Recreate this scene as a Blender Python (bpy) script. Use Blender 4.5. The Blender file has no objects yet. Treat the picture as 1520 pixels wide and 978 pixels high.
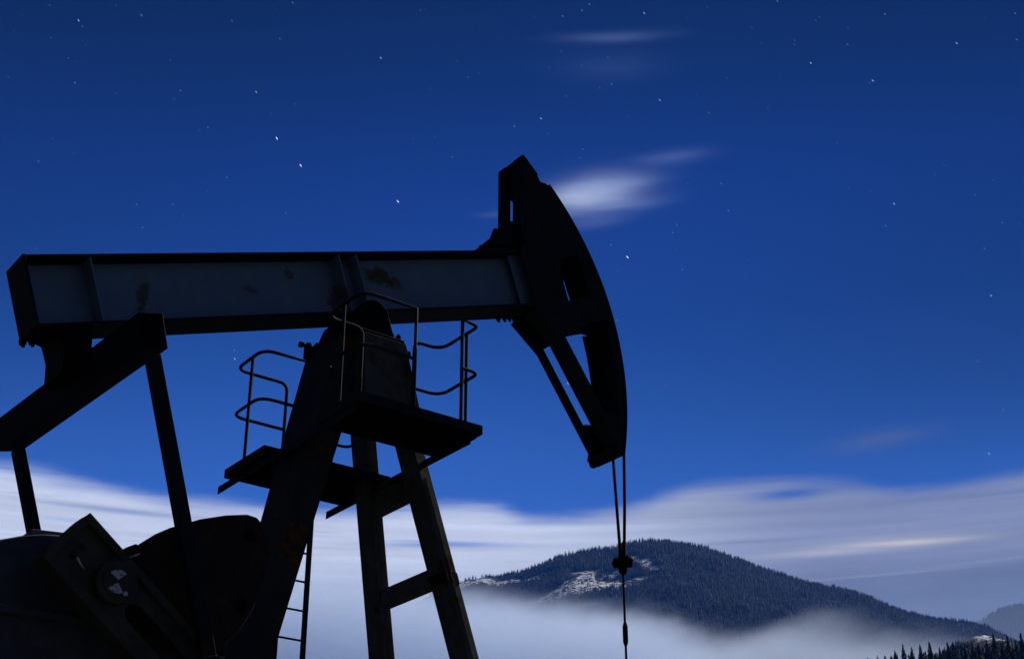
# Oil pump jack at night under a starry sky, forested mountain and valley fog behind.
import bpy, bmesh, math, random
import numpy as np
from mathutils import Vector, noise
from mathutils.geometry import tessellate_polygon
random.seed(7); rng = np.random.default_rng(11)
R_ = math.radians
scene = bpy.context.scene
COL = scene.collection
# compass used for the landscape: V = the way the camera faces (level), RT = to its right
V = Vector((.6, .8, 0)); RT = Vector((.8, -.6, 0))
def land(s, t, z=0.0): return RT*s + V*t + Vector((0, 0, z))
HEAD_OUT = [(9.647, 12.06), (9.887, 11.845), (9.932, 11.77), (10.059, 11.777)]
CW = [(4.688, 5.564), (4.7, 5.591), (4.809, 5.691), (4.938, 5.775), (5.207, 5.909), (5.456, 5.999), (5.66, 6.049), (5.764, 6.038), (5.852, 5.973), (5.901, 5.887), (5.91, 5.78), (5.903, 5.576), (5.855, 5.374), (5.792, 5.182), (5.707, 5.02), (5.567, 4.849), (5.466, 4.699), (5.311, 4.493)]
CWLUG = [(4.541, 5.496), (4.562, 5.524), (4.653, 5.578), (4.694, 5.55), (4.737, 5.45), (4.663, 5.347)]
CWHOLE = [(5.705, 5.854), (5.671, 5.195)]
CRANK_MARK = [(4.486, 5.186), (4.107, 5.361), (4.039, 5.429), (4.243, 5.387)]
SLOT = [(4.619, 5.004), (5.022, 4.658)]
STARS = [(-21.64, 37.012, 1), (-20.288, 36.704, 3), (-20.074, 36.514, 1), (-17.577, 37.344, 5), (-13.435, 37.688, 2), (-10.666, 38.648, 2), (-11.128, 37.264, 2), (-21.324, 35.877, 1), (-22.946, 35.801, 0), (-20.455, 35.282, 1), (-22.814, 34.137, 1), (-20.012, 34.446, 2), (-18.169, 34.345, 1), (-15.407, 34.846, 2), (-15.633, 34.49, 1), (-15.99, 34.863, 0), (-11.991, 35.181, 3), (-10.162, 34.889, 1), (-11.233, 34.417, 1), (-13.997, 33.622, 2), (-14.364, 33.457, 1), (-11.868, 34.008, 0), (-10.868, 33.524, 4), (-9.696, 32.586, 4), (-20.976, 31.352, 2), (-20.544, 32.262, 1), (-19.577, 31.862, 1), (-20.246, 32.637, 0), (-12.92, 31.829, 2), (-12.945, 32.5, 0), (-16.655, 30.362, 2), (-15.126, 30.561, 2), (-14.612, 30.166, 1), (-13.699, 31.216, 1), (-16.28, 29.541, 2), (-10.192, 30.705, 2), (-16.017, 35.91, 1), (-22.732, 36.435, 0), (-9.598, 37.724, 0), (-18.762, 37.522, 1), (-19.822, 32.167, 0), (-4.484, 38.772, 1), (-6.299, 36.902, 3), (-2.638, 36.918, 1), (-2.113, 36.317, 2), (-1.582, 36.466, 1), (-3.895, 35.848, 1), (0.115, 34.46, 2), (1.365, 34.757, 3), (1.683, 34.163, 1), (2.486, 38.609, 2), (3.426, 38.799, 2), (3.798, 39.019, 2), (6.45, 38.57, 3), (6.976, 35.266, 3), (3.355, 36.731, 1), (4.745, 35.978, 2), (4.175, 35.858, 1), (2.577, 35.591, 1), (2.381, 37.289, 1), (4.615, 36.998, 1), (5.432, 34.72, 1), (4.978, 34.217, 0), (3.288, 33.54, 2), (3.139, 33.2, 1), (-4.608, 33.898, 1), (-3.607, 33.998, 1), (-2.765, 33.256, 2), (-5.204, 31.463, 4), (-3.53, 30.287, 1), (-3.846, 33.256, 0), (-6.359, 31.766, 0), (-7.675, 30.495, 0), (1.784, 36.699, 1), (1.078, 38.594, 0), (12.844, 38.482, 2), (9.512, 38.601, 1), (17.687, 37.364, 2), (14.715, 37.671, 1), (14.527, 37.575, 1), (11.53, 37.643, 1), (11.924, 37.019, 1), (13.459, 36.964, 1), (13.427, 36.81, 1), (15.833, 36.509, 2), (15.95, 37.112, 1), (14.08, 36.037, 3), (20.606, 35.807, 3), (23.283, 36.387, 2), (23.139, 35.462, 2), (16.744, 35.03, 3), (16.59, 34.968, 1), (10.174, 35.876, 1), (8.701, 35.353, 1), (9.215, 34.627, 2), (11.929, 34.588, 1), (14.849, 32.93, 1), (19.248, 31.477, 1), (18.829, 31.186, 1), (21.134, 30.602, 1), (9.54, 31.895, 2), (8.037, 32.009, 1), (15.097, 31.173, 1), (16.013, 30.966, 1), (20.327, 30.186, 2), (16.944, 30.355, 3), (21.22, 29.016, 2), (21.868, 28.833, 1), (7.435, 30.445, 2), (22.288, 31.614, 0), (21.988, 36.49, 0), (11.236, 35.547, 0), (11.826, 30.836, 0), (9.764, 30.836, 2), (5.161, 29.304, 4), (4.433, 29.803, 2), (4.712, 28.757, 1), (7.234, 30.151, 2), (7.422, 30.454, 1), (7.562, 28.718, 2), (7.319, 29.484, 1), (10.34, 28.332, 1), (10.451, 28.849, 1), (4.596, 26.865, 2), (20.339, 28.168, 2), (19.479, 27.205, 1), (20.296, 26.41, 3), (19.07, 25.874, 1), (15.248, 26.75, 1), (19.374, 24.088, 2), (6.562, 24.254, 2), (8.68, 24.272, 1), (8.38, 22.296, 1), (20.053, 22.157, 2), (19.252, 20.637, 3), (12.442, 20.578, 2), (9.494, 22.012, 0), (13.291, 23.239, 0), (14.312, 24.864, 0), (18.679, 27.931, 0), (16.471, 29.579, 2), (-11.876, 25.277, 2), (-11.83, 24.956, 3), (-2.175, 26.348, 3), (2.399, 24.45, 3), (3.082, 25.174, 1), (-1.691, 21.47, 1), (-0.338, 21.217, 1), (-2.669, 24.866, 1), (-3.796, 26.578, 1), (-20.494, 28.147, 1), (-14.111, 23.814, 1)]
RIDGE = [(-1200, 700), (-418, 1174), (-338, 1271), (-234, 1342), (-149, 1377), (-96, 1388), (-43, 1390), (21, 1401), (86, 1424), (150, 1453), (215, 1468), (323, 1484), (388, 1497), (443, 1506), (518, 1502), (582, 1488), (646, 1470), (730, 1441), (813, 1408), (896, 1377), (1000, 1351), (1063, 1342), (1124, 1320), (1185, 1290), (1245, 1264), (1328, 1251), (1411, 1243), (1471, 1225), (1530, 1196), (1588, 1164), (2200, 900)]
FOGTOP = [(-1448, 808), (-549, 781), (-370, 772), (-237, 760), (-83, 743), (47, 736), (165, 725), (283, 708), (398, 681), (513, 675), (565, 697), (632, 678), (747, 659), (861, 636), (1448, 586)]
FOG_K = [(-1500, 1.0), (200, 1.0), (450, .7), (600, .34), (800, .34), (1000, .45), (1500, .5)]
FOG_D = .006; FOG_N = 50; FOG_SOFT = 70; VOL_STEP = .35
BANK = [(-60, 19.5), (-30, 20.1), (-20.48, 20.06), (-17.91, 19.97), (-15.27, 19.72), (-12.6, 19.5), (-8.55, 19.5), (-3.89, 19.8), (-1.11, 19.86), (1.11, 19.45), (3.33, 19.5), (5.27, 19.75), (6.67, 20.15), (9.44, 20.45), (13.49, 20.3), (15.31, 19.95), (17.37, 19.8), (20.44, 19.9), (30, 19.7), (60, 19.5)]
SKY = [(-5, (60, 100, 190)), (12, (62, 112, 205)), (19, (58, 108, 205)), (21.5, (48, 98, 192)), (26.5, (36, 78, 165)), (32, (26, 62, 145)), (36, (20, 50, 118)), (39.5, (15, 42, 98)), (60, (10, 28, 70)), (90, (8, 24, 60))]
SKY_LAT = (1.0, 22.0, .45)
CL = [(190, 200, 232), (128, 138, 176), (150, 158, 190), (78, 90, 132)]
SUN_E = 1.5; SUN_AZ = 50; SUN_EL = 42

BACK = .12
STAR_TIERS = [((110, 140, 215), .30), ((130, 160, 225), .45), ((165, 190, 240), .60), ((205, 220, 250), .85), ((240, 245, 255), 1.2), ((80, 150, 245), 1.0)]
FOG_C = (.80, .86, 1.0); HAZE_D = 1.2e-5; HAZE_C = (.30, .55, 1.0)
CL = [(205, 214, 240), (132, 143, 185), (165, 174, 210), (78, 92, 138)]

BACK = .5; SUN_E = 3.0; FOG_D = .0042; HAZE_D = 2.6e-5; HAZE_C = (.22, .42, 1.0)
FOG_K = [(-1500, 1.0), (200, 1.0), (450, .85), (600, .55), (800, .6), (1000, .7), (1500, .7)]
SKY = [(-5, (60, 100, 190)), (12, (50, 98, 190)), (19, (44, 96, 192)), (21.5, (40, 88, 180)), (26.5, (31, 72, 158)), (32, (24, 60, 142)), (36, (16, 47, 114)), (39.5, (11, 37, 92)), (60, (8, 26, 66)), (90, (7, 22, 56))]
CL = [(205, 213, 238), (138, 147, 184), (165, 174, 208), (90, 100, 143)]

FOG_LEAN = .2; FOG_D = .006; HAZE_D = 4.5e-5; HAZE_C = (.18, .36, 1.0)

SKY = [(-5, (60, 100, 190)), (12, (54, 104, 196)), (19, (47, 101, 196)), (21.5, (41, 91, 183)), (26.5, (31, 73, 158)), (32, (24, 60, 142)), (36, (16, 47, 114)), (39.5, (11, 37, 92)), (60, (8, 26, 66)), (90, (7, 22, 56))]

SUN_E = 4.4; HAZE_D = 3.6e-5; FOG_N = 85; BACK = .55
FOG_K = [(-1500, 1.0), (50, 1.0), (250, .9), (420, .55), (600, .36), (800, .36), (1000, .4), (1500, .4)]
CL = [(199, 212, 240), (134, 147, 183), (165, 176, 210), (106, 118, 150)]
SKY = [(-5, (60, 100, 190)), (12, (54, 108, 200)), (19, (49, 104, 200)), (21.5, (42, 94, 188)), (24, (34, 82, 170)), (27, (26, 69, 151)), (32, (21, 57, 138)), (36, (15, 46, 110)), (39.5, (10, 36, 88)), (60, (8, 26, 66)), (90, (7, 22, 56))]
STAR_TIERS = [((100, 135, 210), .30), ((120, 150, 220), .42), ((150, 180, 235), .55), ((195, 212, 245), .75), ((235, 240, 255), 1.1), ((70, 140, 240), .9)]
HAZE_C = (.08, .30, 1.0); FOG_C = (.77, .86, 1.0); SUN_E = 4.7
FOG_K = [(-1500, 1.1), (50, 1.05), (250, .9), (420, .5), (600, .32), (800, .32), (1000, .36), (1500, .4)]
SKY = [(-5, (60, 100, 190)), (12, (54, 108, 200)), (19, (48, 104, 200)), (21.5, (41, 94, 187)), (24, (31, 81, 169)), (27, (21, 67, 149)), (32, (17, 56, 136)), (36, (11, 44, 107)), (39.5, (8, 35, 86)), (60, (7, 26, 66)), (90, (6, 22, 56))]

FOGTOP = [(-1448, 808), (-549, 781), (-370, 772), (-237, 760), (-83, 743), (47, 736), (165, 725), (283, 708), (398, 681), (513, 707), (565, 729), (632, 710), (747, 691), (861, 668), (1448, 618)]
FOG_K = [(-1500, 1.1), (50, 1.05), (250, .9), (420, .55), (600, .42), (800, .42), (1000, .42), (1500, .45)]
MIST_D = .0016
STAR_TIERS = [((100, 135, 210), .30), ((120, 150, 220), .42), ((145, 175, 232), .50), ((190, 208, 245), .64), ((232, 238, 255), 1.0), ((70, 140, 240), .8)]
MIST_D = .0009
FOG_K = [(-1500, 1.1), (50, 1.05), (250, .9), (420, .5), (600, .33), (800, .33), (1000, .36), (1500, .4)]
STAR_TIERS = [((105, 140, 214), .32), ((125, 155, 224), .45), ((148, 178, 234), .53), ((194, 212, 246), .74), ((234, 240, 255), 1.05), ((70, 140, 240), .85)]

FOGTOP = [(-1448, 830), (-549, 803), (-370, 794), (-237, 782), (-83, 765), (47, 744), (165, 733), (283, 708), (398, 681), (513, 703), (565, 725), (632, 706), (747, 691), (861, 668), (1448, 618)]
CL = [(205, 215, 239), (136, 148, 182), (168, 178, 210), (106, 118, 150)]
SKY = [(-5, (60, 100, 190)), (12, (56, 108, 198)), (19, (53, 104, 196)), (21.5, (46, 94, 182)), (24, (36, 81, 164)), (27, (25, 66, 146)), (32, (18, 55, 133)), (36, (11, 43, 105)), (39.5, (8, 34, 85)), (60, (7, 26, 66)), (90, (6, 22, 56))]
CL = [(212, 221, 242), (138, 149, 182), (172, 182, 212), (106, 118, 150)]
SUN_E = 5.0
def lin(c):
    return tuple(((v/255)/12.92 if v/255 <= .04045 else ((v/255+.055)/1.055)**2.4) for v in c)

# ------------------------------------------------------------------ mesh helpers
class Bolts:                              # each bolt becomes a part of its own
    def __init__(s): s.m = []
    def bolt(s, *a, **k): s.m.append(MB().bolt(*a, **k)); return s
    def build(s, mat, parent):
        for m in s.m: m.build('bolt', mat, parent)
class MB:
    def __init__(s): s.v = []; s.f = []
    def add(s, vs, fs):
        o = len(s.v); s.v += [tuple(p) for p in vs]; s.f += [tuple(i+o for i in f) for f in fs]; return s
    def box(s, x0, x1, y0, y1, z0, z1):
        return s.obox((0, 0, 0), (1, 0, 0), (0, 1, 0), (0, 0, 1), (x0, x1), (y0, y1), (z0, z1))
    def obox(s, o, a, b, c, ra, rb, rc):
        o, a, b, c = map(Vector, (o, a, b, c))
        vs = [o+a*i+b*j+c*k for i in ra for j in rb for k in rc]
        return s.add(vs, [(0,1,3,2),(4,6,7,5),(0,4,5,1),(2,3,7,6),(0,2,6,4),(1,5,7,3)])
    def bar(s, p, q, side, up_w, side_w):       # rectangular bar from p to q
        p, q = Vector(p), Vector(q); d = (q-p).normalized(); b = Vector(side).normalized(); c = d.cross(b).normalized(); b = c.cross(d)
        return s.obox(p, (q-p), b, c, (0, 1), (-side_w/2, side_w/2), (-up_w/2, up_w/2))
    def hexa(s, bot, top):
        return s.add(list(bot)+list(top), [(3,2,1,0),(4,5,6,7),(0,1,5,4),(1,2,6,5),(2,3,7,6),(3,0,4,7)])
    def prism(s, poly, y0, y1, holes=()):        # outline in the XZ plane, thickness along Y
        loops = [list(poly)]+[list(h) for h in holes]
        flat = [p for l in loops for p in l]; n = len(flat)
        tris = tessellate_polygon([[Vector((x, z, 0)) for x, z in l] for l in loops])
        vs = [(x, y0, z) for x, z in flat]+[(x, y1, z) for x, z in flat]
        fs = [tuple(t) for t in tris]+[tuple(i+n for i in reversed(t)) for t in tris]
        o = 0
        for l in loops:
            m = len(l)
            for i in range(m): fs.append((o+i, o+(i+1) % m, o+(i+1) % m+n, o+i+n))
            o += m
        return s.add(vs, fs)
    def tube(s, pts, r, n=8, cap=True):
        pts = [Vector(p) for p in pts]; rs = r if isinstance(r, (list, tuple)) else [r]*len(pts)
        ref = None; vs = []; fs = []
        for i, p in enumerate(pts):
            d = (pts[min(i+1, len(pts)-1)]-pts[max(i-1, 0)]).normalized()
            if ref is None: ref = d.orthogonal().normalized()
            a = (ref-d*ref.dot(d)).normalized(); ref = a; b = d.cross(a)
            vs += [p+(a*math.cos(2*math.pi*k/n)+b*math.sin(2*math.pi*k/n))*rs[i] for k in range(n)]
        for i in range(len(pts)-1):
            for k in range(n):
                fs.append((i*n+k, i*n+(k+1) % n, (i+1)*n+(k+1) % n, (i+1)*n+k))
        if cap: fs += [tuple(reversed(range(n))), tuple((len(pts)-1)*n+k for k in range(n))]
        return s.add(vs, fs)
    def cyl(s, p, q, r, n=24): return s.tube([p, q], r, n)
    def bolt(s, p, d, r=.022, h=.03):
        p, d = Vector(p), Vector(d).normalized(); return s.tube([p-d*.004, p+d*h, p+d*h, p+d*(h+.025)], [r, r, r*.5, r*.5], 6)
    def build(s, name, mat, parent=None, smooth=False, bevel=0, origin=None):
        me = bpy.data.meshes.new(name)
        root = parent
        o = bpy.data.objects.new(name, me); COL.objects.link(o)
        if parent is not None:
            o.parent = parent; off = world_loc(parent)
        else: off = Vector((0, 0, 0))
        vs = [Vector(p)-off for p in s.v]
        c = sum(vs, Vector())/len(vs) if origin is None else Vector(origin)-off
        o.location = c
        me.from_pydata([tuple(p-c) for p in vs], [], s.f); me.validate()
        bm = bmesh.new(); bm.from_mesh(me); bmesh.ops.recalc_face_normals(bm, faces=bm.faces); bm.to_mesh(me); bm.free()
        me.materials.append(mat)
        if smooth:
            me.polygons.foreach_set('use_smooth', [True]*len(me.polygons))
            try: me.set_sharp_from_angle(angle=R_(40))
            except Exception: pass
        if bevel:
            m = o.modifiers.new('edge', 'BEVEL'); m.width = bevel; m.segments = 2; m.limit_method = 'ANGLE'; m.angle_limit = R_(35)
        return o
def world_loc(o):
    l = Vector((0, 0, 0))
    while o is not None: l += o.location; o = o.parent
    return l
def empty(name, loc):
    o = bpy.data.objects.new(name, None); COL.objects.link(o); o.location = loc; o.empty_display_size = .3; return o
def tag(o, label=None, cat=None, group=None, kind=None):
    if label: o['label'] = label
    if cat: o['category'] = cat
    if group: o['group'] = group
    if kind: o['kind'] = kind
    return o
def rounded(pts, r, seg=6):
    pts = [Vector(p) for p in pts]; out = [pts[0]]
    for i in range(1, len(pts)-1):
        a, b, c = pts[i-1], pts[i], pts[i+1]; rr = min(r, (a-b).length*.49, (c-b).length*.49)
        p, q = b+(a-b).normalized()*rr, b+(c-b).normalized()*rr
        for k in range(seg+1):
            u = k/seg; out.append(p*(1-u)**2+b*2*u*(1-u)+q*u*u)
    return out+[pts[-1]]
def circ(cx, cz, r, n=28, a0=0, a1=360):
    full = abs(a1-a0) >= 360; m = n if full else n+1
    return [(cx+r*math.cos(R_(a0+(a1-a0)*k/n)), cz+r*math.sin(R_(a0+(a1-a0)*k/n))) for k in range(m)]

# ------------------------------------------------------------------ node helpers
class Nd:
    """tiny expression builder over Math nodes"""
    def __init__(s, nt, sock): s.nt = nt; s.k = sock
    def _m(s, op, *a):
        n = s.nt.nodes.new('ShaderNodeMath'); n.operation = op
        for i, x in enumerate((s,)+a):
            if isinstance(x, Nd): s.nt.links.new(x.k, n.inputs[i])
            else: n.inputs[i].default_value = x
        return Nd(s.nt, n.outputs[0])
    def __add__(s, o): return s._m('ADD', o)
    __radd__ = __add__
    def __sub__(s, o): return s._m('SUBTRACT', o)
    def __rsub__(s, o): return (s*-1.0)+o
    def __mul__(s, o): return s._m('MULTIPLY', o)
    __rmul__ = __mul__
    def __truediv__(s, o): return s._m('DIVIDE', o)
    def pw(s, p): return s._m('POWER', p)
    def exp(s): return s._m('EXPONENT')
    def mn(s, o): return s._m('MINIMUM', o)
    def mx(s, o): return s._m('MAXIMUM', o)
    def clamp(s): return s.mx(0.0).mn(1.0)
    def step(s, lo, hi):
        n = s.nt.nodes.new('ShaderNodeMapRange'); n.interpolation_type = 'SMOOTHERSTEP'
        s.nt.links.new(s.k, n.inputs[0]); n.inputs[1].default_value = lo; n.inputs[2].default_value = hi
        return Nd(s.nt, n.outputs[0])
    def curve(s, pts):                     # smooth table lookup: pts = [(x, y) ...] in any range
        x0, x1 = pts[0][0], pts[-1][0]; ys = [p[1] for p in pts]; y0, y1 = min(ys), max(ys)+1e-6
        n = s.nt.nodes.new('ShaderNodeFloatCurve'); c = n.mapping.curves[0]
        q = [((x-x0)/(x1-x0), (y-y0)/(y1-y0)) for x, y in pts]
        c.points[0].location = q[0]; c.points[1].location = q[-1]
        for p in q[1:-1]: c.points.new(*p)
        n.mapping.update()
        t = ((s-x0)/(x1-x0)).clamp(); s.nt.links.new(t.k, n.inputs['Value'])
        return Nd(s.nt, n.outputs[0])*(y1-y0)+y0
def xyz(nt, x, y, z):
    n = nt.nodes.new('ShaderNodeCombineXYZ')
    for i, a in enumerate((x, y, z)):
        if isinstance(a, Nd): nt.links.new(a.k, n.inputs[i])
        else: n.inputs[i].default_value = a
    return n.outputs[0]
def ntex(nt, vec, scale, detail=3, rough=.5, dist=0):
    n = nt.nodes.new('ShaderNodeTexNoise'); nt.links.new(vec, n.inputs['Vector'])
    n.inputs['Scale'].default_value = scale; n.inputs['Detail'].default_value = detail
    n.inputs['Roughness'].default_value = rough; n.inputs['Distortion'].default_value = dist
    return Nd(nt, n.outputs[0])
def mixc(nt, f, a, b):
    n = nt.nodes.new('ShaderNodeMix'); n.data_type = 'RGBA'
    for i, x in ((0, f), (6, a), (7, b)):
        if isinstance(x, Nd): nt.links.new(x.k, n.inputs[i])
        elif isinstance(x, bpy.types.NodeSocket): nt.links.new(x, n.inputs[i])
        elif i == 0: n.inputs[i].default_value = x
        else: n.inputs[i].default_value = (*x, 1)
    return n.outputs[2]
def new_mat(name):
    m = bpy.data.materials.new(name); m.use_nodes = True; nt = m.node_tree
    return m, nt, nt.nodes['Principled BSDF']
def vdot(nt, vec, d):
    n = nt.nodes.new('ShaderNodeVectorMath'); n.operation = 'DOT_PRODUCT'; nt.links.new(vec, n.inputs[0]); n.inputs[1].default_value = d
    return Nd(nt, n.outputs['Value'])

# ------------------------------------------------------------------ materials
def steel(name, paint, rust_amt=.35, scale=1.0, rough=.7, spec=.03, mott=.24, runs=.5, rust=(.085, .040, .014), spots=(), metallic=0.0):
    m, nt, b = new_mat(name)
    geo = nt.nodes.new('ShaderNodeNewGeometry'); pos = geo.outputs['Position']
    big = ntex(nt, pos, 1.6*scale, 5, .62, .4); blot = ntex(nt, pos, 5.5, 4, .6, .8); fine = ntex(nt, pos, 14*scale, 6, .7)
    msk = (big+fine*.35)
    r = msk.step(.90-rust_amt*.35, 1.02-rust_amt*.30)
    for (x, z, sx, sz, a) in spots:
        sep = nt.nodes.new('ShaderNodeSeparateXYZ'); nt.links.new(pos, sep.inputs[0])
        dx = (Nd(nt, sep.outputs[0])-x)/sx; dz = (Nd(nt, sep.outputs[2])-z)/sz
        g = ((dx*dx+dz*dz)*-.55).exp()*(fine*2.6+blot*2.6-1.75)
        r = r.mx(g.step(.22, .75)*a)
    shade = ntex(nt, pos, 5*scale, 4, .6)
    mp = nt.nodes.new('ShaderNodeMapping'); nt.links.new(pos, mp.inputs[0]); mp.inputs['Scale'].default_value = (1, 1, .09)
    run = ntex(nt, mp.outputs[0], 9*scale, 5, .65)
    r = (r+run.step(.60, .78)*runs*.55*big.step(.38, .62)).clamp()
    p = mixc(nt, shade.step(.3, .75), tuple(c*(1-mott) for c in paint), tuple(c*(1+mott*.8) for c in paint))
    rc = mixc(nt, fine.step(.35, .65), tuple(c*.6 for c in rust), rust)
    c = mixc(nt, r, p, rc); nt.links.new(c, b.inputs['Base Color'])
    ro = r*.25+fine*.2+(rough-.1); nt.links.new(ro.clamp().k, b.inputs['Roughness'])
    b.inputs['Metallic'].default_value = metallic; b.inputs['Specular IOR Level'].default_value = spec
    bp = nt.nodes.new('ShaderNodeBump'); bp.inputs['Strength'].default_value = .25; bp.inputs['Distance'].default_value = .01
    nt.links.new((fine+r*.4).k, bp.inputs['Height']); nt.links.new(bp.outputs[0], b.inputs['Normal'])
    return m
M_dark = steel('dark_steel', (.020, .023, .027), .25)
M_black = steel('black_greasy_steel', (.005, .005, .0055), .15)
M_web = steel('blue_grey_paint', (.160, .245, .310), .0, mott=.08, runs=.35, rust=(.10, .075, .016), spots=[(4.917, 8.604, .07, .16, .8), (7.76, 9.74, .22, .10, .9), (6.10, 9.08, .08, .05, .6), (6.57, 9.42, .06, .07, .7), (7.15, 9.28, .08, .13, .7)])
M_leg = steel('weathered_olive_paint', (.085, .092, .074), .45)
M_rleg = steel('rusty_paint', (.036, .038, .035), .62, rust=(.13, .055, .018))
M_cw = steel('rusty_cast_iron', (.034, .026, .020), .6, rust=(.10, .042, .015))
M_crank = steel('worn_olive_paint', (.068, .066, .046), .45, rust=(.10, .05, .02))
M_gear = steel('grey_blue_housing_paint', (.080, .090, .102), .12)
M_rail = steel('worn_rail_paint', (.030, .034, .040), .3, 3)
M_cable = steel('steel_wire_rope', (.018, .018, .018), .1, 6)
def flat(name, col, rough=.6, scuff=.0):
    m, nt, b = new_mat(name); geo = nt.nodes.new('ShaderNodeNewGeometry')
    f = ntex(nt, geo.outputs['Position'], 30, 4)
    nt.links.new(mixc(nt, (f+ntex(nt, geo.outputs['Position'], 9, 3)*.3).step(.42+scuff*.06, .62+scuff*.1), tuple(c*.75*(1-scuff) for c in col), col), b.inputs['Base Color']); b.inputs['Roughness'].default_value = rough
    return m
M_white = flat('chipped_white_paint', (.62, .62, .62), scuff=.6)

# ------------------------------------------------------------------ pump jack
YM = 12.88
TH = R_(19.3); BU = Vector((math.cos(TH), 0, math.sin(TH))); BN = Vector((-math.sin(TH), 0, math.cos(TH))); BY = Vector((0, 1, 0))
pump = empty('pump_jack', (8.0, YM, 0))
tag(pump, 'dark rusty oil pump jack with raised horse head standing against the blue night sky', 'pump jack')
O = (0, 0, 0)
def bbox(mb, u, y, n): return mb.obox(O, BU, BY, BN, u, y, n)

# walking beam
nb, nt_ = 6.14, 6.885
beam = bbox(MB(), (6.26, 12.86), (YM-.008, YM+.008), (nb+.028, nt_-.028)).build('walking_beam', M_web, pump)
for a, b_, w in ((nt_-.030, nt_, .22), (nb, nb+.030, .22)):
    bbox(MB(), (6.262, 12.9), (YM-w, YM+w), (a, b_)).build('flange', M_dark, beam, bevel=.003)
bbox(MB(), (6.228, 6.260), (YM-.225, YM+.225), (nb-.003, nt_+.003)).build('end_plate', M_dark, beam, bevel=.003)
for u in (6.92, 9.88, 10.12):
    for s in (-1, 1):
        y = sorted((YM+s*.0095, YM+s*.21)); bbox(MB(), (u-.008, u+.008), y, (nb+.031, nt_-.031)).build('stiffener', M_web, beam)
for s in (-1, 1):
    y = sorted((YM+s*.10, YM+s*.112)); bbox(MB(), (12.47, 12.80), y, (nb+.031, nt_-.033)).build('saddle_plate', M_web, beam)
# gusset and bolts on top of the beam beside the head
mb = MB().prism([(9.12, 10.60), (9.30, 10.80), (9.40, 10.91), (9.46, 11.07), (9.66, 11.12), (9.74, 10.83)], YM-.13, YM-.10)
mb.prism([(9.12, 10.60), (9.30, 10.80), (9.40, 10.91), (9.46, 11.07), (9.66, 11.12), (9.74, 10.83)], YM+.10, YM+.13)
bbox(mb, (11.95, 12.8), (YM-.2, YM+.2), (nt_+.002, nt_+.03))
for u in (12.03, 12.12, 12.22):
    for y in (YM-.16, YM+.16): mb.bolt(BU*u+BN*(nt_+.03)+BY*y, BN, .028, .035)
mb.build('gusset', M_dark, beam)
mb = Bolts()
for u in (12.28, 12.38, 12.46):
    for y in (YM-.16, YM+.16): mb.bolt(BU*u+BN*(nb)+BY*y, -BN, .03, .04)
mb.build(M_dark, beam)

# horse head
HC = (7.44, 9.0); HR = 3.82
def arc(r, a0, a1, n): return circ(HC[0], HC[1], r, n, a0, a1)
plate = [(9.66, 12.06), (9.887, 11.848), (9.932, 11.77), (10.02, 11.775)]+arc(HR-.012, 46.4, 16.5, 22)+arc(HR-.13, 16.5, 17.0, 1)[::-1][:1]+[(10.71, 9.962), (10.25, 9.60), (9.862, 9.895), (9.60, 10.62), (9.68, 10.80)]
hole = [(10.24, 10.72), (10.53, 10.888), (10.676, 10.52), (10.70, 10.336), (10.37, 10.17), (10.29, 10.4)]
y0, y1 = 12.62, 13.14
ap = arc(HR+.012, 46.5, -10.7, 48); ai = arc(HR-.022, 46.5, -10.7, 48)
head = MB().prism(ap+ai[::-1], y0, y1).build('horse_head', M_dark, pump, smooth=True)
for (a, b_) in ((y0+.012, y0+.04), (y1-.04, y1-.012)):
    far_hole = [[(x+.105, z+.025) for x, z in hole], [(9.80, 11.69), (10.08, 11.60), (10.10, 11.25), (9.80, 11.25)]]
    MB().prism(plate, a, b_, [hole] if a < 12.8 else far_hole).build('side_plate', M_dark, head, bevel=.003)
    MB().prism([(10.855, 8.735), (10.98, 8.80), (11.15, 8.83), (11.24, 8.79), (11.17, 8.315), (11.14, 8.325)], a+.004, b_-.004).build('side_plate', M_dark, head)
    MB().prism(arc(HR-.024, 16.4, -10.5, 26)+arc(HR-.125, 16.4, -10.5, 26)[::-1], a, b_).build('rim_web', M_dark, head)
# flange strips round the plates
def strip(mb, p, q, ya, yb, w=.03, w2=0.0):
    d = Vector((q[0]-p[0], 0, q[1]-p[1])).normalized(); nn = Vector((-d.z, 0, d.x)); L = math.hypot(q[0]-p[0], q[1]-p[1])
    return mb.obox((p[0], 0, p[1]), d, BY, nn, (0, L), (ya, yb), (-w, w2))
for (ya, yb, yc, yd) in ((12.622, 12.82, 12.622, 12.86), (12.99, 13.138, 13.02, 13.138)):
    mb = MB(); strip(mb, (9.66, 12.055), (9.655, 10.8), ya, yb); mb.build('edge_flange', M_dark, head)
    strip(MB(), (10.245, 9.598), (11.155, 8.31), yc, yd, .02, .065 if yc < 12.8 else .02).build('brace', M_dark, head)
    strip(MB(), (9.85, 9.90), (10.25, 9.598), yc, yd, .03).build('edge_flange', M_dark, head)
mb = MB().box(9.69, 9.72, 12.64, 13.12, 11.66, 12.03); strip(mb, (9.652, 12.07), (9.89, 11.855), 12.622, 13.138, .012)
mb.tube([(9.665, 12.64, 12.045), (9.665, 13.145, 12.045)], .02, 8)
mb.build('cross_plate', M_dark, head)
mb = MB().box(11.0, 11.17, 12.66, 13.1, 8.30, 8.34); mb.tube([(11.13, 12.60, 8.31), (11.13, 13.17, 8.31)], .045, 10)
mb.prism([(11.05, 8.45), (11.19, 8.30), (11.13, 8.25), (11.03, 8.33)], 13.05, 13.14)
mb.build('bottom_plate', M_dark, head)
mb = MB().box(9.88, 10.25, 12.66, 13.10, 9.86, 9.885)
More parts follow.
